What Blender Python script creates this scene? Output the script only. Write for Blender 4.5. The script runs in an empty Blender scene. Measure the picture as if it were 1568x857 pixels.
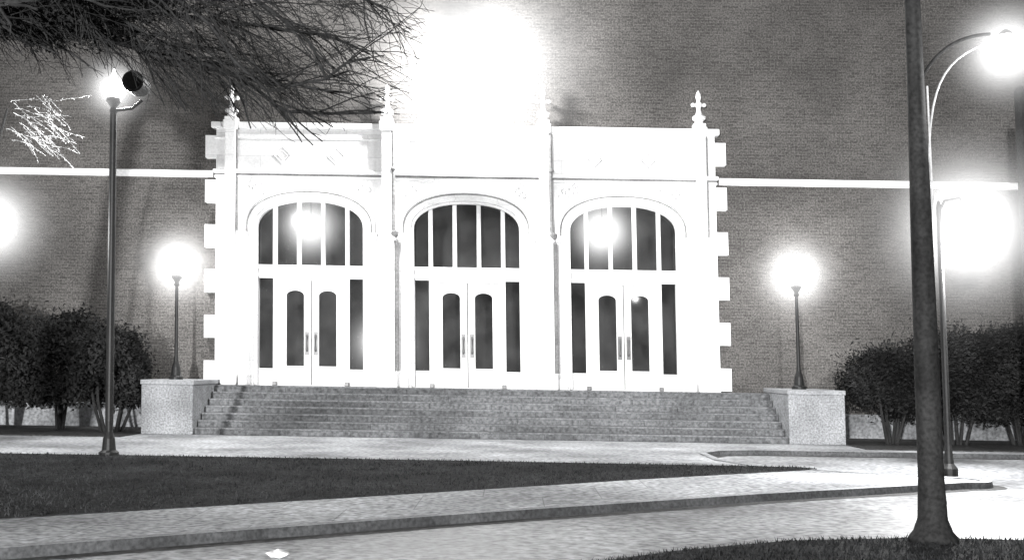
import bpy, bmesh, math, random
from mathutils import Vector, Matrix
import numpy as np
random.seed(7); np.random.seed(7)
S=0.028   # gentle cross-slope of the street
sc=bpy.context.scene
def shz(x,y,z): return (x,y,z-S*x)

# ---------------------------------------------------------------- materials
def newmat(name):
    m=bpy.data.materials.new(name); m.use_nodes=True
    nt=m.node_tree; nt.nodes.clear()
    return m,nt
def N(nt,t,**k):
    n=nt.nodes.new(t)
    for a,b in k.items(): setattr(n,a,b)
    return n
def L(nt,a,b): nt.links.new(a,b)
def surf(name,base,var=0.25,s_big=0.5,s_fine=30,fine=0.3,rough=0.85,bump=0.3,spec=0.2,tint=(1,1,1),metal=0.0):
    m,nt=newmat(name)
    out=N(nt,'ShaderNodeOutputMaterial'); p=N(nt,'ShaderNodeBsdfPrincipled')
    g=N(nt,'ShaderNodeNewGeometry')
    n1=N(nt,'ShaderNodeTexNoise'); n1.inputs['Scale'].default_value=s_big; n1.inputs['Detail'].default_value=4
    n2=N(nt,'ShaderNodeTexNoise'); n2.inputs['Scale'].default_value=s_fine; n2.inputs['Detail'].default_value=2
    L(nt,g.outputs['Position'],n1.inputs['Vector']); L(nt,g.outputs['Position'],n2.inputs['Vector'])
    def mr(src,lo,hi,a=0.3,b=0.7):
        r=N(nt,'ShaderNodeMapRange'); r.inputs[1].default_value=a; r.inputs[2].default_value=b
        r.inputs[3].default_value=lo; r.inputs[4].default_value=hi; L(nt,src,r.inputs[0]); return r.outputs[0]
    a=mr(n1.outputs[0],1-var,1+var); b=mr(n2.outputs[0],1-fine,1+fine)
    mu=N(nt,'ShaderNodeMath',operation='MULTIPLY'); L(nt,a,mu.inputs[0]); L(nt,b,mu.inputs[1])
    mc=N(nt,'ShaderNodeVectorMath',operation='SCALE'); mc.inputs[0].default_value=[base*t for t in tint]
    L(nt,mu.outputs[0],mc.inputs['Scale']); L(nt,mc.outputs[0],p.inputs['Base Color'])
    p.inputs['Roughness'].default_value=rough; p.inputs['Specular IOR Level'].default_value=spec; p.inputs['Metallic'].default_value=metal
    if bump:
        bp=N(nt,'ShaderNodeBump'); bp.inputs['Strength'].default_value=bump; bp.inputs['Distance'].default_value=0.01
        L(nt,n2.outputs[0],bp.inputs['Height']); L(nt,bp.outputs[0],p.inputs['Normal'])
    L(nt,p.outputs[0],out.inputs[0]); return m
def brickmat(name,c1,c2,mortar,bw,rh,ms,fine=0.35,bump=0.4,tint=(1,1,1),big=0.25,axis='xz',fs=22):
    m,nt=newmat(name)
    out=N(nt,'ShaderNodeOutputMaterial'); p=N(nt,'ShaderNodeBsdfPrincipled')
    g=N(nt,'ShaderNodeNewGeometry'); sx=N(nt,'ShaderNodeSeparateXYZ'); L(nt,g.outputs['Position'],sx.inputs[0])
    ma=N(nt,'ShaderNodeMath',operation='MULTIPLY_ADD'); ma.inputs[1].default_value=S; L(nt,sx.outputs[0],ma.inputs[0]); L(nt,sx.outputs[2],ma.inputs[2])
    cx=N(nt,'ShaderNodeCombineXYZ')
    ad=N(nt,'ShaderNodeMath',operation='ADD')
    if axis=='xz':
        L(nt,sx.outputs[0],ad.inputs[0]); L(nt,sx.outputs[1],ad.inputs[1])
        L(nt,ad.outputs[0],cx.inputs[0]); L(nt,ma.outputs[0],cx.inputs[1])
    else:
        L(nt,sx.outputs[0],cx.inputs[0]); L(nt,sx.outputs[1],cx.inputs[1])
    b=N(nt,'ShaderNodeTexBrick'); L(nt,cx.outputs[0],b.inputs['Vector'])
    b.inputs['Color1'].default_value=[c1*t for t in tint]+[1]; b.inputs['Color2'].default_value=[c2*t for t in tint]+[1]
    b.inputs['Mortar'].default_value=[mortar*t for t in tint]+[1]
    b.inputs['Scale'].default_value=1; b.inputs['Brick Width'].default_value=bw; b.inputs['Row Height'].default_value=rh
    b.inputs['Mortar Size'].default_value=ms; b.inputs['Mortar Smooth'].default_value=0.2
    n=N(nt,'ShaderNodeTexNoise'); n.inputs['Scale'].default_value=fs; n.inputs['Detail'].default_value=2; L(nt,g.outputs['Position'],n.inputs['Vector'])
    n2=N(nt,'ShaderNodeTexNoise'); n2.inputs['Scale'].default_value=0.35; n2.inputs['Detail'].default_value=4; L(nt,g.outputs['Position'],n2.inputs['Vector'])
    r=N(nt,'ShaderNodeMapRange'); r.inputs[1].default_value=.3; r.inputs[2].default_value=.7; r.inputs[3].default_value=1-fine; r.inputs[4].default_value=1+fine; L(nt,n.outputs[0],r.inputs[0])
    r2=N(nt,'ShaderNodeMapRange'); r2.inputs[1].default_value=.3; r2.inputs[2].default_value=.7; r2.inputs[3].default_value=1-big; r2.inputs[4].default_value=1+big; L(nt,n2.outputs[0],r2.inputs[0])
    mu=N(nt,'ShaderNodeMath',operation='MULTIPLY'); L(nt,r.outputs[0],mu.inputs[0]); L(nt,r2.outputs[0],mu.inputs[1])
    sc_=N(nt,'ShaderNodeVectorMath',operation='SCALE'); L(nt,b.outputs['Color'],sc_.inputs[0]); L(nt,mu.outputs[0],sc_.inputs['Scale'])
    L(nt,sc_.outputs[0],p.inputs['Base Color']); p.inputs['Roughness'].default_value=.85; p.inputs['Specular IOR Level'].default_value=.2
    if bump:
        bp=N(nt,'ShaderNodeBump'); bp.inputs['Strength'].default_value=bump; bp.inputs['Distance'].default_value=.01
        iv=N(nt,'ShaderNodeMath',operation='SUBTRACT'); iv.inputs[0].default_value=1; L(nt,b.outputs['Fac'],iv.inputs[1])
        L(nt,iv.outputs[0],bp.inputs['Height']); L(nt,bp.outputs[0],p.inputs['Normal'])
    L(nt,p.outputs[0],out.inputs[0]); return m
def emis(name,st,col=(1,1,1)):
    m,nt=newmat(name); o=N(nt,'ShaderNodeOutputMaterial'); e=N(nt,'ShaderNodeEmission'); e.inputs[1].default_value=st; e.inputs[0].default_value=(*col,1); L(nt,e.outputs[0],o.inputs[0])
    try: m.cycles.emission_sampling='NONE'
    except: pass
    return m
def bloommat(name,R,A,pw):  # emission-only volume, strongest at the centre, paints a lamp's bloom
    m,nt=newmat(name); o=N(nt,'ShaderNodeOutputMaterial'); e=N(nt,'ShaderNodeEmission')
    t=N(nt,'ShaderNodeTexCoord'); ln=N(nt,'ShaderNodeVectorMath',operation='LENGTH'); L(nt,t.outputs['Object'],ln.inputs[0])
    r=N(nt,'ShaderNodeMapRange'); r.inputs[1].default_value=0; r.inputs[2].default_value=R; r.inputs[3].default_value=1; r.inputs[4].default_value=0
    L(nt,ln.outputs['Value'],r.inputs[0])
    p=N(nt,'ShaderNodeMath',operation='POWER'); p.inputs[1].default_value=pw; L(nt,r.outputs[0],p.inputs[0])
    mu=N(nt,'ShaderNodeMath',operation='MULTIPLY'); mu.inputs[1].default_value=A; L(nt,p.outputs[0],mu.inputs[0])
    L(nt,mu.outputs[0],e.inputs[1]); L(nt,e.outputs[0],o.inputs['Volume'])
    try: m.cycles.volume_step_rate=4.0; m.cycles.emission_sampling='NONE'
    except: pass
    return m
def glassmat(name,gloss,rough=.05):
    m,nt=newmat(name); o=N(nt,'ShaderNodeOutputMaterial')
    t=N(nt,'ShaderNodeBsdfTransparent'); t.inputs[0].default_value=(.75,.75,.75,1)
    g=N(nt,'ShaderNodeBsdfGlossy'); g.inputs['Roughness'].default_value=rough; g.inputs[0].default_value=(.8,.8,.8,1)
    d=N(nt,'ShaderNodeBsdfDiffuse')
    ge=N(nt,'ShaderNodeNewGeometry'); n=N(nt,'ShaderNodeTexNoise'); n.inputs['Scale'].default_value=1.3; n.inputs['Detail'].default_value=4; L(nt,ge.outputs['Position'],n.inputs['Vector'])
    r=N(nt,'ShaderNodeMapRange'); r.inputs[1].default_value=.3; r.inputs[2].default_value=.7; r.inputs[3].default_value=.03; r.inputs[4].default_value=.16; L(nt,n.outputs[0],r.inputs[0]); L(nt,r.outputs[0],d.inputs[0])
    mx=N(nt,'ShaderNodeMixShader'); mx.inputs[0].default_value=gloss
    m2=N(nt,'ShaderNodeMixShader'); m2.inputs[0].default_value=.3
    L(nt,t.outputs[0],mx.inputs[1]); L(nt,g.outputs[0],mx.inputs[2]); L(nt,mx.outputs[0],m2.inputs[1]); L(nt,d.outputs[0],m2.inputs[2]); L(nt,m2.outputs[0],o.inputs[0]); return m

WT=(1.0,.955,.915)
CT=(.97,.99,1.02)
M_brick=brickmat('brick',.054,.080,.090,.22,.078,.010,tint=WT,fine=.55,big=.35,fs=24,bump=.15)
M_stone=brickmat('limestone',.78,.73,.58,1.1,.58,.008,fine=.07,bump=0,big=.06)
M_white=surf('white_paint',.72,.05,.5,20,.06,.5,0)
M_shade=surf('painted_shade_stone',.20,.25,2,18,.3,bump=0)  # dark grey carrying painted shade beside buttresses and under mouldings
M_stair=brickmat('stair_stone',.10,.14,.05,1.5,.16,.006,fine=.45,bump=.2,big=.4,fs=14,tint=CT)
M_tread=surf('stair_tread',.15,.4,.7,16,.4,tint=CT)
M_ped=surf('pedestal_stone',.24,.35,.9,25,.4,tint=CT)
M_cap=surf('cap_stone',.27,.25,.9,25,.25,tint=CT)
M_plinth=surf('plinth_stone',.24,.6,.8,14,.4,tint=CT,bump=0)
M_band=surf('band_stone',.8,.08,.8,20,.1,bump=0)
M_conc=surf('concrete_pavement',.36,.5,.5,13,.45,.8,.3,tint=CT)
M_walk=brickmat('concrete_walk',.36,.40,.25,1.5,1.5,.008,fine=.5,bump=0,big=.45,axis='xy',fs=12,tint=CT)
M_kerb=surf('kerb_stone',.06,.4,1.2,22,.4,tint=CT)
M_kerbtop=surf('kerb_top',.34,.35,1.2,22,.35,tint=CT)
M_road=surf('asphalt_road',.27,.65,.42,10,.6,.55,.6,.45,tint=CT)
M_ground=surf('ground_soil',.05,.3,.5,12,.4,bump=0)
M_grass=surf('grass',.028,.45,.6,14,.6,tint=CT,spec=.05)
M_blade=surf('grass_blade',.032,.5,1.2,9,.5,tint=CT,bump=0,spec=.05)
M_mulch=surf('mulch',.04,.4,1.5,12,.6,bump=0)
M_iron=surf('black_iron',.014,.2,2,30,.3,.5,.1,.25)
M_pole=surf('dark_pole_paint',.020,.4,2,25,.4,.7,.3,.12)
M_arm=surf('galvanised_arm',.35,.2,3,30,.2,.5,.1,.4)
M_bark=surf('bark',.022,.3,3,30,.3,bump=0)
M_leaf=surf('foliage',.018,.6,1.2,8,.4,bump=0,spec=.05)
M_glass=glassmat('window_glass',.08)
M_glassd=glassmat('door_glass',.02)
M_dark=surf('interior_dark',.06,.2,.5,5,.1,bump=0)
M_handle=surf('door_handle_metal',.12,.1,3,30,.1,.4,0,.5)
M_lamp=emis('lamp_glow',14)
M_paper=surf('paper',.8,.1,3,10,.1)

# ---------------------------------------------------------------- mesh helpers
class Part:
    def __init__(s,name,mat): s.name=name; s.mat=mat; s.v=[]; s.f=[]
    def add(s,v,f):
        o=len(s.v); s.v+= [tuple(p) for p in v]; s.f+=[tuple(i+o for i in q) for q in f]
    def box(s,x0,x1,y0,y1,z0,z1):
        v=[(x0,y0,z0),(x1,y0,z0),(x1,y1,z0),(x0,y1,z0),(x0,y0,z1),(x1,y0,z1),(x1,y1,z1),(x0,y1,z1)]
        s.add(v,[(0,3,2,1),(4,5,6,7),(0,1,5,4),(1,2,6,5),(2,3,7,6),(3,0,4,7)]); return s
    def bbox(s,x0,x1,y0,y1,z0,z1,b=.02):
        bm=bmesh.new(); bmesh.ops.create_cube(bm,size=1)
        for v in bm.verts:
            v.co=Vector((x0+(v.co.x+.5)*(x1-x0),y0+(v.co.y+.5)*(y1-y0),z0+(v.co.z+.5)*(z1-z0)))
        bmesh.ops.bevel(bm,geom=bm.edges[:],offset=b,segments=2,affect='EDGES',profile=.5)
        s.bm(bm); return s
    def bm(s,bm):
        bm.verts.ensure_lookup_table(); bm.verts.index_update()
        s.add([v.co.copy() for v in bm.verts],[[v.index for v in f.verts] for f in bm.faces]); bm.free()
    def lathe(s,cx,cy,prof,n=16,ang=0):
        v=[];f=[]
        for r,z in prof:
            for i in range(n):
                a=ang+2*math.pi*i/n; v.append((cx+r*math.cos(a),cy+r*math.sin(a),z))
        for k in range(len(prof)-1):
            for i in range(n):
                j=(i+1)%n; f.append((k*n+i,k*n+j,(k+1)*n+j,(k+1)*n+i))
        f.append(tuple(range(n))[::-1]); f.append(tuple((len(prof)-1)*n+i for i in range(n)))
        s.add(v,f); return s
    def tube(s,pts,rad,n=8):
        pts=[Vector(p) for p in pts]; v=[];f=[]
        for k,p in enumerate(pts):
            d=(pts[min(k+1,len(pts)-1)]-pts[max(k-1,0)]).normalized()
            u=d.cross(Vector((0,0,1)));
            if u.length<.05: u=d.cross(Vector((1,0,0)))
            u.normalize(); w=d.cross(u)
            r=rad[k] if isinstance(rad,(list,tuple)) else rad
            for i in range(n):
                a=2*math.pi*i/n; v.append(p+u*r*math.cos(a)+w*r*math.sin(a))
        for k in range(len(pts)-1):
            for i in range(n):
                j=(i+1)%n; f.append((k*n+i,k*n+j,(k+1)*n+j,(k+1)*n+i))
        f.append(tuple(range(n))); f.append(tuple((len(pts)-1)*n+i for i in range(n))[::-1])
        s.add(v,f); return s
    def sphere(s,c,r,sq=1,seg=20):
        bm=bmesh.new(); bmesh.ops.create_uvsphere(bm,u_segments=seg,v_segments=seg//2,radius=r)
        for v in bm.verts: v.co=Vector((c[0]+v.co.x,c[1]+v.co.y,c[2]+v.co.z*sq))
        s.bm(bm); return s
    def torus(s,c,R,r,n=20,m=6):   # in XZ plane
        v=[];f=[]
        for i in range(n):
            a=2*math.pi*i/n
            for j in range(m):
                b=2*math.pi*j/m; rr=R+r*math.cos(b)
                v.append((c[0]+rr*math.cos(a),c[1]+r*math.sin(b),c[2]+rr*math.sin(a)))
        for i in range(n):
            for j in range(m):
                f.append((i*m+j,((i+1)%n)*m+j,((i+1)%n)*m+(j+1)%m,i*m+(j+1)%m))
        s.add(v,f); return s
    def poly(s,outer,holes,y0,y1,plane='xz'):
        cu=bpy.data.curves.new('tmp','CURVE'); cu.dimensions='2D'; cu.fill_mode='BOTH'; cu.extrude=abs(y1-y0)/2
        for ring in [outer]+list(holes):
            sp=cu.splines.new('POLY'); sp.points.add(len(ring)-1); sp.use_cyclic_u=True
            for i,(a,b) in enumerate(ring): sp.points[i].co=(a,b,0,1)
        ob=bpy.data.objects.new('tmp',cu); sc.collection.objects.link(ob)
        dg=bpy.context.evaluated_depsgraph_get(); dg.update()
        me=ob.evaluated_get(dg).to_mesh(); mid=(y0+y1)/2
        if plane=='xz': v=[(q.co.x,mid-q.co.z,q.co.y) for q in me.vertices]
        else: v=[(q.co.x,q.co.y,mid+q.co.z) for q in me.vertices]
        f=[tuple(p.vertices) for p in me.polygons]
        s.add(v,f); ob.to_mesh_clear(); bpy.data.objects.remove(ob); bpy.data.curves.remove(cu); return s
def build(part,loc=(0,0,0),parent=None,smooth=False):
    l=Vector(shz(*loc))
    v=[tuple(Vector(shz(*p))-l) for p in part.v]
    me=bpy.data.meshes.new(part.name); me.from_pydata(v,[],part.f); me.validate()
    bm=bmesh.new(); bm.from_mesh(me); bmesh.ops.recalc_face_normals(bm,faces=bm.faces[:]); bm.to_mesh(me); bm.free()
    me.materials.append(part.mat)
    if smooth:
        for p in me.polygons: p.use_smooth=True
    ob=bpy.data.objects.new(part.name,me); sc.collection.objects.link(ob)
    if parent: ob.parent=parent
    else: ob.location=l
    return ob
def group(name,loc=(0,0,0)):
    e=bpy.data.objects.new(name,None); sc.collection.objects.link(e); e.location=shz(*loc); return e
def light(e,loc,pos,power,r=.2,name='bulb',typ='POINT'):
    l=bpy.data.lights.new(name,typ); l.energy=power; l.shadow_soft_size=r
    o=bpy.data.objects.new(name,l); sc.collection.objects.link(o); o.parent=e
    o.location=Vector(shz(*pos))-Vector(shz(*loc)); return o
def bloom(e,loc,pos,R,A,pw=3,wide=1.0):  # bloom around a lamp, painted in as a glowing volume sphere
    bm=bmesh.new(); bmesh.ops.create_icosphere(bm,subdivisions=3,radius=R)
    me=bpy.data.meshes.new('lamp_bloom'); bm.to_mesh(me); bm.free(); me.materials.append(bloommat('bloom',R*.97,A,pw))
    o=bpy.data.objects.new('lamp_bloom',me); sc.collection.objects.link(o); o.parent=e
    o.location=Vector(shz(*pos))-Vector(shz(*loc)); o.scale=(wide,1,1)

# ---------------------------------------------------------------- ground
g=Part('ground',M_ground); g.v=[(-300,-300,-.094),(300,-300,-.094),(300,300,-.094),(-300,300,-.094)]; g.f=[(0,1,2,3)]; build(g)
RZ=-.09
road=Part('road',M_road); road.v=[(-60,-60,RZ),(60,-60,RZ),(60,-4,RZ),(-60,-4,RZ)]; road.f=[(0,1,2,3)]; build(road)
def arc(cx,cy,r,a0,a1,n=8): return [(cx+r*math.cos(math.radians(a0+(a1-a0)*i/n)),cy+r*math.sin(math.radians(a0+(a1-a0)*i/n))) for i in range(n+1)]
kline=[(-40,-45.5),(-20,-31.9),(-3.3,-19.8),(.54,-16.9),(4.4,-14.2),(8.0,-12.0)]
nose=arc(8.05,-11.5,.5,-60,100,8)
back=[(6.5,-10.2),(5.4,-9.2),(5.0,-8.0),(5.0,-6.2),(5.4,-5.5),(6.2,-5.2),(60,-5.2)]
outline=kline+nose+back
pav=Part('pavement',M_conc); pav.poly(outline+[(60,1),(-60,1),(-60,-45.5)],[],-.3,-.002,'xy'); build(pav)
def offset(line,d):
    out=[]
    for i,p in enumerate(line):
        a=Vector(line[max(i-1,0)]); b=Vector(line[min(i+1,len(line)-1)]); t=(b-a).normalized(); n=Vector((t.y,-t.x)); out.append((p[0]+n.x*d,p[1]+n.y*d))
    return out
full=kline+nose+back
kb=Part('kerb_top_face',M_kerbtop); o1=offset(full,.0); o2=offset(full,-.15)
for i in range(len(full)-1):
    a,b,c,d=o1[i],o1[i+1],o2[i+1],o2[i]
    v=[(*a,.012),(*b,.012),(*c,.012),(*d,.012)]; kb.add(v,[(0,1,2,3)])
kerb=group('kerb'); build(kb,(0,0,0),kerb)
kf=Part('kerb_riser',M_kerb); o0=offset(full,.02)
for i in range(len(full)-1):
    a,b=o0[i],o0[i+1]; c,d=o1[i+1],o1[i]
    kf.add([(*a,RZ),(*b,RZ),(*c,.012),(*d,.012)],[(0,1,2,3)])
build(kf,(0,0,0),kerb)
gt=Part('gutter',surf('gutter_dark',.075,.5,1,14,.5)); og=offset(full,.22)  # darker strip along the kerb foot
for i in range(len(full)-1):
    gt.add([(*og[i],RZ+.004),(*og[i+1],RZ+.004),(*o0[i+1],RZ+.004),(*o0[i],RZ+.004)],[(0,1,2,3)])
build(gt,(0,0,0),kerb)
lawnlow=[(-40,-43.5),(-20,-30.2),(-4.1,-17.9),(-.38,-15.0),(3.0,-12.3),(6.1,-10.05)]
lawn_poly=lawnlow+[(6.3,-9.8),(6.0,-9.5),(0,-9.3),(-60,-9.2),(-60,-43.5)]
def inside(x,y,poly):
    c=False; n=len(poly); j=n-1
    for i in range(n):
        xi,yi=poly[i]; xj,yj=poly[j]
        if (yi>y)!=(yj>y) and x<(xj-xi)*(y-yi)/(yj-yi)+xi: c=not c
        j=i
    return c
def blades(poly,x0,x1,y0,y1,n,h0,h1,z):
    p=Part('grass_blades',M_blade); k=0
    while k<n:
        x=random.uniform(x0,x1); y=random.uniform(y0,y1)
        if not inside(x,y,poly): k+=.3; continue
        k+=1; h=random.uniform(h0,h1); a=random.uniform(0,6.28); w=.008; lx=random.gauss(0,.02); ly=random.gauss(0,.02)
        p.add([(x-w*math.cos(a),y-w*math.sin(a),z),(x+w*math.cos(a),y+w*math.sin(a),z),(x+lx,y+ly,z+h)],[(0,1,2)])
    return p
lawn=group('lawn'); lw=Part('turf',M_grass); lw.poly(lawn_poly,[],-.1,.015,'xy'); build(lw,(0,0,0),lawn)
build(blades(lawn_poly,-11,6.3,-22,-9.2,45000,.02,.055,.01),(0,0,0),lawn)
wk=Part('sidewalk',M_walk)
wpoly=[(-40,-45.2),(-20,-31.6),(-3.3,-19.6),(.54,-16.7),(4.4,-14.0),(7.9,-11.8),(7.5,-10.9),(6.3,-9.9),(6.1,-10.05),(3,-12.3),(-.38,-15),(-4.1,-17.9),(-20,-30.2),(-40,-43.5)]
wk.poly(wpoly,[],-.05,.006,'xy'); build(wk)
bed=Part('planting_bed',M_mulch); bed.box(-60,-7.5,-4.0,-.05,-.05,.02); bed.box(8.8,60,-4.3,-.05,-.05,.02); build(bed)
isl=[(.2,-22.5),(.9,-20.7),(1.5,-20.1),(2.6,-19.1),(3.84,-18.3),(5.2,-17.95),(6.5,-18.0),(10,-18.4),(20,-19.5),(40,-22),(40,-40),(0,-40)]
gi=group('grass_island')
p=Part('turf',M_grass); p.poly(isl,[],-.2,-.02,'xy'); build(p,(0,0,0),gi)
build(blades(isl,.5,9,-22,-17.9,26000,.02,.06,-.025),(0,0,0),gi)

# ---------------------------------------------------------------- building
B=group('brick_school_building')
def bp(p,**k): return build(p,(0,0,0),B,**k)
FL=1.12; TOP=7.78
w=Part('brick_wall',M_brick)
w.box(-45,-6.3,0,.4,0,15); w.box(6.3,45,0,.4,0,15); w.box(-6.3,6.3,0,.4,7.5,15); bp(w)
w=Part('side_and_rear_walls',M_brick); w.box(-45,-44.6,.401,25,0,15); w.box(44.6,45,.401,25,0,15); w.box(-45,45,25,25.4,0,15); bp(w)
w=Part('roof',M_dark); w.box(-44.9,44.9,.3,25.1,14.6,14.8); bp(w)
w=Part('roof_coping',M_band); w.box(-45.1,45.1,-.08,.5,15,15.2); bp(w)
w=Part('stone_band_course',M_band); w.bbox(-45,-6.5,-.07,.05,6.42,6.60,.02); w.bbox(6.5,45,-.07,.05,6.42,6.60,.02); bp(w)
w=Part('plinth',M_plinth); w.bbox(-45,-6.7,-.06,.05,0,.62,.015); w.bbox(6.7,45,-.06,.05,0,.62,.015); bp(w)
HW=1.42; SP=5.15; RISE=.73
def archpts(hw,sp,rise,n=24,e=2.25):
    pts=[]
    for i in range(n+1):
        t=math.pi*i/n; c=math.cos(t); s_=math.sin(t)
        pts.append((hw*math.copysign(abs(c)**(2/e),c), sp+rise*abs(s_)**(2/e)))
    return pts
def opening(cx,hw,sp,rise,z0):
    return [(cx-hw,z0),(cx+hw,z0)]+[(cx+a,b) for a,b in archpts(hw,sp,rise)]
def quoin(side):
    pts=[]; z=0; k=0
    e0,e1=6.38,6.66
    ch=.575; 
    while z<TOP-.01:
        z2=min(z+ch,TOP); x=(e1 if k%2==0 else e0)*side
        pts+= [(x,z),(x,z2)]; z=z2; k+=1
    return pts
outer=quoin(1)+quoin(-1)[::-1]
outer=[p for i,p in enumerate(outer) if i==0 or (abs(p[0]-outer[i-1][0])+abs(p[1]-outer[i-1][1]))>1e-6]
BAY=[-4.0,0,4.0]
w=Part('portal_facing',M_stone); w.poly(outer,[opening(c,HW,SP,RISE,FL) for c in BAY],-.25,.35); bp(w)
w=Part('portal_trim',M_stone); dk=Part('moulding_shade_strips',M_shade)  # dk: dark strips painting shade under and beside the mouldings
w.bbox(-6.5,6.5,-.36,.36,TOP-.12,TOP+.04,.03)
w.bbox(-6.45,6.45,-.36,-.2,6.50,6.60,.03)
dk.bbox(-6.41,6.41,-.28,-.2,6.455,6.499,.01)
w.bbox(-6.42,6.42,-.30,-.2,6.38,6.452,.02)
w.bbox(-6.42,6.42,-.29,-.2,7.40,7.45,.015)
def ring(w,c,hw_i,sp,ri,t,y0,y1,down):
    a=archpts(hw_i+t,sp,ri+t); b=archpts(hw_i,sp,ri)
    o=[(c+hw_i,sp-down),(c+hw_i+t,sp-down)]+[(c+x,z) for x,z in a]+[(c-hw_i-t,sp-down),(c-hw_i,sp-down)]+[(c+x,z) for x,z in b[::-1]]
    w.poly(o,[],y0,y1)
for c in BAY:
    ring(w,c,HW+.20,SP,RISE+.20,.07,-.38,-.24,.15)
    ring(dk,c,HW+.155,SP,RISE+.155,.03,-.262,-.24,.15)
    ring(w,c,HW+.03,SP,RISE+.03,.06,-.29,-.24,SP-FL-.25)
    ring(w,c,HW-.07,SP,RISE-.06,.08,-.12,.02,SP-FL-.02)
    for s_ in (-1,1): w.bbox(c+s_*1.655-.09,c+s_*1.655+.09,-.40,-.24,SP-.32,SP-.14,.03)
    for s_ in (-1,1):
        X=c+s_*1.36; Z=6.12
        w.torus((X,-.26,Z),.14,.028); dk.torus((X,-.25,Z),.10,.012)
        for k in range(4):
            a=k*math.pi/2+.78; w.torus((X+.065*math.cos(a),-.265,Z+.065*math.sin(a)),.04,.012,10,5)
        for k in range(16):
            q=(X+random.uniform(-.55,.25)*s_,-.255,Z+random.uniform(-.18,.2))
            if (q[0]-c)**2/2.9+(q[2]-SP)**2/1.0<1.0: continue
            w.sphere(q,random.uniform(.03,.055),1,8)
            if k%2: dk.torus((q[0],-.25,q[2]),.055,.006,10,4)
        X=c+s_*.68; Z=6.98; m_=1 if c>1 else 0
        for r_,t_ in ((.22,.026),(.12,.018)):
            v=[(X+r_*math.cos(k*math.pi/2),-.25,Z+r_*math.sin(k*math.pi/2)) for k in range(5)]
            w.tube(v,t_ if m_ else t_*.6,6)
        if m_:
            v=[(X+.175*math.cos(k*math.pi/2),-.25,Z+.175*math.sin(k*math.pi/2)) for k in range(5)]
            dk.tube(v,.013,5)
            for k in range(4):
                a=k*math.pi/2; w.sphere((X+.06*math.cos(a),-.265,Z+.06*math.sin(a)),.04,1,8)
    for s_ in (-1,1): w.bbox(c+s_*1.62-.14,c+s_*1.62+.14,-.40,-.24,FL,FL+.28,.025)
bp(w); bp(dk)
w=Part('portal_buttresses',M_stone)
def spire(part,cx,cy,zb):
    # pinnacle: block, slender neck, collar, cross-shaped finial
    part.bbox(cx-.16,cx+.16,cy-.16,cy+.16,zb-.02,zb+.12,.02)
    part.lathe(cx,cy,[(.12,zb+.10),(.105,zb+.20),(.17,zb+.24),(.175,zb+.31),(.09,zb+.37),(.055,zb+.48),(.05,zb+.56)],8,math.pi/8)
    for k in range(4):
        a=k*math.pi/2
        part.tube([(cx,cy,zb+.62),(cx+.13*math.cos(a),cy+.13*math.sin(a),zb+.62)],[.045,.035],8)
        part.sphere((cx+.145*math.cos(a),cy+.145*math.sin(a),zb+.62),.058,1,10)
    part.lathe(cx,cy,[(.05,zb+.52),(.075,zb+.60),(.07,zb+.66),(.045,zb+.72),(.075,zb+.82),(.06,zb+.90),(.01,zb+1.0)],8)
sh=Part('buttress_shade_rolls',M_shade)  # dark rolls added to paint the shade line beside each buttress
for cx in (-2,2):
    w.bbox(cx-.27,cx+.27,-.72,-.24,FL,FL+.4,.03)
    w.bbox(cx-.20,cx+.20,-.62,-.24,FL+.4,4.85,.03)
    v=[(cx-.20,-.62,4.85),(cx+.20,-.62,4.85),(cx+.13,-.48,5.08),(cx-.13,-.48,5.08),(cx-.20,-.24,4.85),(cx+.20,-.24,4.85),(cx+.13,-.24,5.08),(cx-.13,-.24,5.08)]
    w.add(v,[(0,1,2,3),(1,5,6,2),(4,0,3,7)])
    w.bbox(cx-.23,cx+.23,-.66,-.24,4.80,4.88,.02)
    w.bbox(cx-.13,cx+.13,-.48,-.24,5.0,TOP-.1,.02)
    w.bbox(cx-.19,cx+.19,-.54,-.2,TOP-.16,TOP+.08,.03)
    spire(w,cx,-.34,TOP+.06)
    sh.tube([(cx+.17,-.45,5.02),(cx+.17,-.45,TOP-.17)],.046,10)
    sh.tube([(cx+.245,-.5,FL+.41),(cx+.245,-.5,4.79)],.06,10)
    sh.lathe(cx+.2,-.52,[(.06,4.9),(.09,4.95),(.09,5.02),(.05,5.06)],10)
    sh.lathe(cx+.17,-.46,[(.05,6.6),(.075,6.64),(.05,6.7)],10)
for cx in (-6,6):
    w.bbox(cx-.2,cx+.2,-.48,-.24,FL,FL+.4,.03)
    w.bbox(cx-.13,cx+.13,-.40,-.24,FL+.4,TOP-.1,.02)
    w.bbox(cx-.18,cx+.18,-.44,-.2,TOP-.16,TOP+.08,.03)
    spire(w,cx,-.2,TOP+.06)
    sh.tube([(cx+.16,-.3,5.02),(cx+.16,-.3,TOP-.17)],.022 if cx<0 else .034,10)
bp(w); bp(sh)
def rect(a,b,c,d): return [(a,c),(b,c),(b,d),(a,d)]
def topped(a,b,c,d):
    m=(a+b)/2; hw=(b-a)/2
    return [(a,c),(b,c)]+[(m+x,z) for x,z in archpts(hw,d-.13,.13,12,2)]
fr=Part('door_and_window_frames',M_white); gl=Part('window_glazing',M_glass); gd=Part('door_glazing',M_glassd); hd=Part('door_handles',M_handle)
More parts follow.
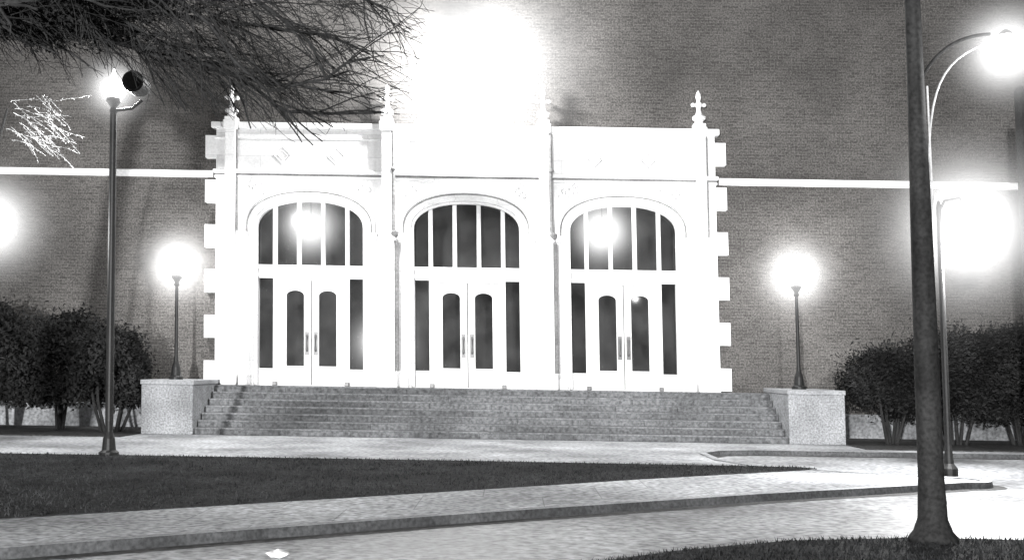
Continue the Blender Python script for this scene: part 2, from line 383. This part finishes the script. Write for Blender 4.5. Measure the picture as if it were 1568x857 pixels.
for c in BAY:
    fr.poly(rect(c-1.44,c+1.44,FL,4.18),[rect(c-1.34,c-.98,1.55,3.86),rect(c+.98,c+1.34,1.55,3.86),rect(c-.86,c+.86,FL+.02,3.80)],.08,.2)
    fr.bbox(c-1.4,c+1.4,.03,.1,3.9,3.98,.015); fr.bbox(c-1.4,c+1.4,.02,.1,4.10,4.2,.015)
    for s_ in (-1,1):
        a,b=sorted((c+s_*.012,c+s_*.855)); ga,gb=sorted((c+s_*.19,c+s_*.64))
        fr.poly(rect(a,b,FL+.03,3.79),[topped(ga,gb,1.62,3.55)],.10,.16)
        fr.bbox(ga-.03,gb+.03,.085,.1,FL+.12,FL+.36,.006)
        hx=c+s_*.11
        hd.tube([(hx,.10,2.0),(hx,.03,2.04),(hx,.03,2.38),(hx,.10,2.42)],.024,8)
        hd.box(hx-.055,hx+.055,.09,.0985,1.9,2.5)
        hd.bbox(c+s_*.92-.05,c+s_*.92+.05,-.05,.06,FL+.001,FL+.10,.01)
    for mx in (-.93,-.31,.31,.93):
        fr.bbox(c+mx-.055,c+mx+.055,.04,.17,4.15,6.0,.015)
    gl.add([(c-1.45,.14,4.15),(c+1.45,.14,4.15),(c+1.45,.14,5.95),(c-1.45,.14,5.95)],[(0,1,2,3)])
    gd.add([(c-1.4,.135,FL+.05),(c+1.4,.135,FL+.05),(c+1.4,.135,3.87),(c-1.4,.135,3.87)],[(0,1,2,3)])
bp(fr); bp(gl); bp(gd); bp(hd)
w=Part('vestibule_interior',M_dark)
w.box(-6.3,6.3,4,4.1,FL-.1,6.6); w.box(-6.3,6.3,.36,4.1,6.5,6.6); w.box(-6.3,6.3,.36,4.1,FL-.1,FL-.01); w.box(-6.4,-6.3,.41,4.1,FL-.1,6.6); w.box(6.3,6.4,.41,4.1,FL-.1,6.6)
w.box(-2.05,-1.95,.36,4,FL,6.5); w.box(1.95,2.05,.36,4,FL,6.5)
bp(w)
for cx,ha in ((-4.15,6),(3.55,7.5)):  # globes added indoors to imitate lamp reflections in the side windows
    loc=(cx,.9,5.35); e=group('added_glare_globe',loc)
    p=Part('globe',M_lamp); p.sphere(loc,.13); build(p,loc,e,smooth=True)
    p=Part('added_glare_rod',M_iron); p.tube([(cx,.9,5.5),(cx,.9,6.5)],.015); build(p,loc,e)
    bloom(e,loc,(cx,.8,5.28),1.6,ha,4.2); light(e,loc,(cx,.55,5.35),60,.2)

# stairs
st=group('entrance_stairs')
a=Part('risers',M_stair); b=Part('treads',M_tread); RH=FL/7
for i in range(7):
    yf=-.75-(6-i)*.31; z=(i+1)*RH
    a.box(-6.24,7.48,yf,.3 if i==6 else -.3,i*RH+.001,z-.035)
    b.bbox(-6.24,7.48,yf-.025,(.3 if i==6 else yf+.34),z-.035,z,.008)
build(a,(0,0,0),st); build(b,(0,0,0),st)
def globe_lamp(loc,hz,power,post_r=.045,gr=.24,hR=1.0,hA=2.2,name='street_lamp',ly=None,pw=3):
    x,y,z=loc; e=group(name,loc)
    p=Part('post',M_iron)
    p.lathe(x,y,[(.17,z),(.17,z+.06),(.12,z+.1),(.10,z+.3),(.06,z+.42),(post_r,z+.6),(post_r*.85,hz-gr-.25),(.07,hz-gr-.22),(.05,hz-gr-.15),(.13,hz-gr-.04),(.12,hz-gr+.02)],16)
    build(p,loc,e,smooth=False)
    p=Part('globe',M_lamp); p.sphere((x,y,hz),gr); build(p,loc,e,smooth=True)
    p=Part('finial',M_lamp); p.lathe(x,y,[(.06,hz+gr-.02),(.05,hz+gr+.05),(.02,hz+gr+.12),(.01,hz+gr+.17)],10); build(p,loc,e)
    light(e,loc,(x,y+(ly if ly else -gr-.12),hz),power,.15)
    bloom(e,loc,(x,y,hz),hR,hA,pw)
    return e
for (x0,x1) in ((-7.45,-6.26),(7.5,8.8)):
    e=group('stone_pedestal',((x0+x1)/2,-1.4,0))
    p=Part('body',M_ped); p.bbox(x0,x1,-2.72,-.1,0,1.14,.015); build(p,((x0+x1)/2,-1.4,0),e)
    p=Part('cap',M_cap); p.bbox(x0-.025,x1+.025,-2.745,-.08,1.14,1.25,.02); build(p,((x0+x1)/2,-1.4,0),e)
globe_lamp((-7.0,-1.5,1.25),4.02,260,gr=.27,hR=1.9,hA=4.6,pw=5.5,ly=.42)
globe_lamp((8.05,-1.5,1.25),4.02,260,gr=.28,hR=1.9,hA=4.6,pw=5.5,ly=.43)
loc=(-5.93,-9.3,0); e=globe_lamp(loc,6.50,700,.07,.19,hR=1.3,hA=5.5,ly=.45,pw=6)
p=Part('side_arm',M_iron); p.tube([(-5.93,-9.3,6.1),(-5.6,-9.3,6.15),(-5.42,-9.3,6.3)],.03); build(p,loc,e)
p=Part('unlit_head',M_iron); p.tube([(-5.40,-9.92,6.50),(-5.40,-9.90,6.50),(-5.40,-9.5,6.50),(-5.40,-9.28,6.50)],[.15,.19,.19,.12],20)
build(p,loc,e)
globe_lamp((-8.14,-9.3,0),4.05,500,.06,.26,hR=2.0,hA=4.5,pw=5.5,ly=.4)
loc=(8.22,-10.7,0); e=group('street_lamp',loc); x,y,z=loc
p=Part('post',M_iron); p.lathe(x,y,[(.14,0),(.14,.12),(.08,.2),(.055,.5),(.045,4.4),(.02,4.5)],12); build(p,loc,e)
p=Part('arm',M_iron); p.tube([(x,y,4.3),(x+.1,y,4.5),(x+.35,y,4.55),(x+.46,y,4.4)],.025); build(p,loc,e)
p=Part('globe',M_lamp); p.sphere((x+.46,y,4.06),.33); build(p,loc,e,smooth=True)
light(e,loc,(x+.46,y-.1,3.6),2700,.12); bloom(e,loc,(x+.46,y,4.06),2.9,4.0,6)

loc=(5.29,-18.2,0); x,y,_=loc; e=group('street_light_pole',loc)
p=Part('pole',M_pole); p.lathe(x,y,[(.24,-.02),(.23,.03),(.19,.08),(.145,.2),(.125,.6),(.122,1.6),(.105,3.2),(.085,4.6),(.07,6.2),(.05,8.2),(.02,8.25)],24); build(p,loc,e,smooth=True)
p=Part('gooseneck_arm',M_pole)
def bez(p0,p1,p2,p3,n=14):
    p0,p1,p2,p3=map(Vector,(p0,p1,p2,p3)); return [p0*(1-t)**3+p1*3*t*(1-t)**2+p2*3*t*t*(1-t)+p3*t**3 for t in [i/n for i in range(n+1)]]
p.tube(bez((x+.07,y,4.64),(x+.22,y,4.92),(x+.45,y,5.08),(x+.78,y,5.10)),.018); build(p,loc,e)
p=Part('gooseneck_brace',M_arm); p.tube(bez((x+.10,y,3.1),(x+.08,y,4.4),(x+.18,y,4.8),(x+.74,y,5.0)),.010)
p.tube([(x+.09,y,3.0),(x+.125,y,3.4),(x+.115,y,4.55)],.011); build(p,loc,e)
p=Part('lamp_head',M_lamp); p.sphere((x+.94,y,4.93),.19,.9); build(p,loc,e,smooth=True)
p=Part('lamp_hood',M_iron); p.lathe(x+.94,y,[(.08,5.09),(.06,5.12),(.02,5.15)],16); build(p,loc,e)
light(e,loc,(x+.94,y,4.62),130,.1); bloom(e,loc,(x+.94,y,4.93),1.1,7.5,5.5)
loc=(11.5,-6.5,0); p=Part('utility_pole',M_pole); p.lathe(11.5,-6.5,[(.14,-.1),(.13,1),(.11,7.4),(.05,7.5)],14); build(p,loc)

loc=(-.2,-.0,9.8); e=group('wall_floodlight',loc)
p=Part('bracket',M_iron); p.tube([(-.2,0,9.8),(-.2,-.5,9.9),(-.2,-.9,9.85)],.03); build(p,loc,e)
p=Part('lamp_head',M_lamp); p.sphere((-.2,-.9,9.7),.28,.8); build(p,loc,e,smooth=True)
light(e,loc,(-.2,-1.4,9.1),2600,.3); bloom(e,loc,(.25,-1.0,9.2),4.4,1.7,4.4,1.2)

p=Part('paper_litter',M_paper); bm=bmesh.new(); bmesh.ops.create_icosphere(bm,subdivisions=2,radius=.09)
for v in bm.verts: v.co=Vector((v.co.x*1.2*random.uniform(.7,1.2)-.96,v.co.y*random.uniform(.6,1.1)-19.4,RZ+.03+v.co.z*.45*random.uniform(.6,1.2)))
p.bm(bm); build(p,(-.96,-19.4,RZ))

# ---------------------------------------------------------------- shrubs
def shrub(cx,cy,wd,z0,z1,n=15000,name='shrub'):
    loc=(cx,cy,0); e=group(name,loc); st_=Part('stems',M_bark)
    for k in range(6):
        a=random.uniform(0,6.28); r=random.uniform(.05,.25); bx,by=cx+r*math.cos(a),cy+r*math.sin(a)
        tx,ty=cx+r*3*math.cos(a),cy+r*2.2*math.sin(a)
        st_.tube([(bx,by,0),((bx+tx)/2+random.gauss(0,.04),(by+ty)/2,.6*z1*.5),(tx,ty,z1*.7)],[.045,.035,.01],6)
    build(st_,loc,e)
    lf=Part('leaves',M_leaf); cl=[]
    for k in range(46):
        a=random.uniform(0,6.28); u=random.random()**.5; zz=random.uniform(0,1)
        prof=math.sin(math.pi*min(1,.28+zz*.68))**.5
        cl.append((cx+u*prof*wd*.52*math.cos(a),cy+u*prof*wd*.33*math.sin(a),z0+.15+zz*(z1-z0-.4),random.uniform(.18,.44)))
    for k in range(n):
        c=random.choice(cl); d=Vector((random.gauss(0,1),random.gauss(0,1),random.gauss(0,.8)))*c[3]*.64
        q=Vector(c[:3])+d
        if q.z<z0-.2*random.random() or q.y>-.1 or (-7.5<q.x<8.85): continue
        s_=random.uniform(.022,.05); u=Vector((random.gauss(0,1),random.gauss(0,1),random.gauss(0,1))).normalized(); v_=u.orthogonal().normalized()
        lf.add([q-u*s_*1.5,q+v_*s_*.7,q+u*s_*1.5,q-v_*s_*.7],[(0,1,2,3)])
    build(lf,loc,e)
for cx,wd,z1 in ((-8.3,2.2,2.4),(-9.7,2.7,2.95),(-11.4,2.8,3.1),(-13.4,2.6,3.1),(-16.0,2.6,3.1)):
    shrub(cx,-2.0+random.uniform(-.3,.3),wd,.62,z1)
for cx,wd,z1 in ((10.0,2.4,2.3),(11.5,2.8,2.75),(13.2,2.8,3.0),(15.2,2.5,2.9)):
    shrub(cx,-2.0+random.uniform(-.3,.3),wd,.55,z1)

# ---------------------------------------------------------------- tree (nearer than the lamp, limbs reach over the lawn)
loc=(-9.3,-15.3,0); T=group('bare_branched_tree',loc)
tr=Part('trunk_and_limbs',M_bark); tw=Part('twigs',M_bark)
tr.tube([(-9.3,-15.3,-.05),(-9.25,-15.3,1.5),(-9.1,-15.2,3.2),(-8.8,-15.1,5.2),(-8.3,-15.0,7.2)],[.38,.30,.26,.23,.16],12)
def zlim(x):
    xs=[-9,-5,-4.4,-3.6,-2.6,-1.6,-.9,-.3,.2,.6]; zs=[5.9,5.7,5.7,5.15,4.85,4.75,4.95,5.35,6.0,9]
    return float(np.interp(x,xs,zs))
random.seed(7)
def grow(p,d,ln,r,lev):
    n=max(3,int(ln/.18)); pts=[p.copy()]; rs=[r]; d=d.normalized(); step=ln/n; kids=[]
    for i in range(n):
        lim=zlim(p.x+.1)
        d=(d+Vector((random.gauss(0,.12),random.gauss(0,.09),random.gauss(0,.12)))+Vector((.03,0,-.06 if lev>0 else -.02))).normalized()
        if lev<1 and p.z<lim+.35: d.z=abs(d.z)*.3; d.normalize()
        p=p+d*step
        if p.z<lim+random.uniform(-.15,.2) and p.x>-7.5: break
        if p.x>.25+random.uniform(-.3,.1): break
        pts.append(p.copy()); rs.append(max(.0040,r*(1-.75*(i+1)/n)))
        if lev<4 and i>0: kids.append((p.copy(),d.copy(),(i+1)/n,rs[-1]))
    if len(pts)<2: return
    (tr if lev<2 else tw).tube(pts,rs,6 if lev<2 else 3)
    for (q,dd,t,rr) in kids:
        if random.random()<[.9,.6,.5,.40][lev]:
            ax=Vector((random.gauss(0,.6),random.gauss(0,1),random.gauss(0,.6))).normalized()
            ang=random.choice((-1,1))*random.uniform(.35,.8)
            nd=Matrix.Rotation(ang,3,ax)@dd
            if nd.x<0 and lev<2: nd.x*=-.6
            grow(q,nd,ln*(1-.5*t)*random.uniform(.22,.36) if lev<1 else ln*random.uniform(.35,.58),max(.0045,rr*.55),lev+1)
for (s0,d0,ln,r) in (((-8.4,-15,6.9),(1,.02,-.08),7.4,.06),((-8.3,-15,7.2),(1,.06,-.13),8.4,.07),((-8.3,-15.2,7.0),(1,-.04,-.06),7.8,.06),
                     ((-8.3,-15,7.4),(1,.0,-.10),8.6,.07),((-8.3,-15,7.3),(1,.1,-.17),7.8,.06),((-8.4,-15,6.8),(1,.08,-.03),5.2,.05),((-8.3,-15,7.6),(1,-.05,-.14),8.8,.06),
                     ((-8.3,-15,8.0),(1,.03,-.12),8.8,.06),((-8.3,-15,7.9),(1,-.06,-.2),8.4,.06),((-8.3,-15,7.8),(1,.0,-.16),8.8,.06),
                     ((-8.3,-15,7.2),(.3,.3,1),3.5,.09),((-8.3,-15,7.0),(-1,-.2,.5),4.5,.09),((-8.4,-15,6.8),(-.5,-1,.5),4.5,.08)):
    grow(Vector(s0),Vector(d0),ln,r,0)
build(tr,loc,T); build(tw,loc,T)
lf=Part('leaf_clusters',M_leaf)
cls=[]
for k in range(110):
    X=random.uniform(-7.4,-3.5); base=5.85+max(0,(X+5.2))*.33
    cls.append((X,random.uniform(-16,-14),base+random.random()**1.1*1.3,random.uniform(.15,.36)))
for k in range(60000):
    c=random.choice(cls); d=Vector((random.gauss(0,1),random.gauss(0,1),random.gauss(0,.8)))*c[3]*.5
    q=Vector(c[:3])+d; s_=random.uniform(.014,.03); u=Vector((random.gauss(0,1),random.gauss(0,1),random.gauss(0,1))).normalized(); v_=u.orthogonal().normalized()
    lf.add([q-u*s_*1.5,q+v_*s_*.7,q+u*s_*1.5,q-v_*s_*.7],[(0,1,2,3)])
build(lf,loc,T)
# young tree; lamp light is put into the sprays' brighter colour
loc=(-8.7,-8.9,0); e=group('young_tree',loc); M_lb=surf('lamplit_leaf',.30,.6,3,12,.6,bump=0)
p=Part('trunk',M_bark); p.tube([(-8.7,-8.9,0),(-8.6,-8.9,2.5),(-8.3,-8.9,5.0),(-8.0,-8.9,6.2)],[.06,.05,.035,.02],8); build(p,loc,e)
tw=Part('sprays',M_lb)
for k in range(52):
    a=Vector((-7.95+random.uniform(0,.8),-8.9+random.gauss(0,.2),6.15+random.uniform(-.65,.25)))
    d=Vector((1,random.gauss(0,.4),random.uniform(-.9,.3))).normalized(); pts=[a]
    ln=random.uniform(.05,.11)
    for i in range(7):
        d=(d+Vector((0,random.gauss(0,.12),-.07+random.gauss(0,.12)))).normalized(); pts.append(pts[-1]+d*ln)
        for j in range(3):
            q=pts[-1]-d*ln*random.random(); u=(d+Vector((random.gauss(0,.6),random.gauss(0,.6),random.gauss(0,.6)))).normalized(); s_=random.uniform(.012,.026); v_=u.orthogonal().normalized()
            tw.add([q,q+u*s_+v_*s_*.3,q+u*s_*2.2,q+u*s_-v_*s_*.3],[(0,1,2,3)])
    tw.tube(pts,[.005,.005,.004,.004,.003,.003,.003,.002],3)
build(tw,loc,e)

# ---------------------------------------------------------------- added fill light, unseen behind the camera, brightens the facade
loc=(-8.2,-56,0); e=group('fill_light_rig',loc)
p=Part('fill_rig_stand',M_pole); p.lathe(-8.2,-56,[(.15,-.1),(.1,3.2)],12); p.box(-8.6,-7.8,-56.3,-56.05,3.2,3.8); build(p,loc,e)
fo=light(e,loc,(-8.2,-55.9,3.5),160000,.5,'fill_spot','SPOT'); fo.data.spot_size=math.radians(46); fo.data.spot_blend=.9
d=Vector((0,0,5))-Vector((-8.2,-55.9,3.5)); fo.rotation_euler=d.to_track_quat('-Z','Y').to_euler()

wd=bpy.data.worlds.new('World'); sc.world=wd; wd.use_nodes=True
bg=wd.node_tree.nodes['Background']; bg.inputs[0].default_value=(1,.98,.96,1); bg.inputs[1].default_value=.15

cam=bpy.data.cameras.new('camera'); co=bpy.data.objects.new('camera',cam); sc.collection.objects.link(co); sc.camera=co
cam.sensor_width=36; cam.lens=36*1800/1568; cam.clip_end=1000; cam.clip_start=.1
co.location=(1.15,-30,1.6-S*1.15)
R=Matrix.Rotation(math.radians(90+4.38),4,'X')@Matrix.Rotation(math.radians(-.7),4,'Z')
co.rotation_euler=R.to_euler()
sc.view_settings.view_transform='Standard'
try: sc.view_settings.look='None'
except: pass
sc.view_settings.exposure=0
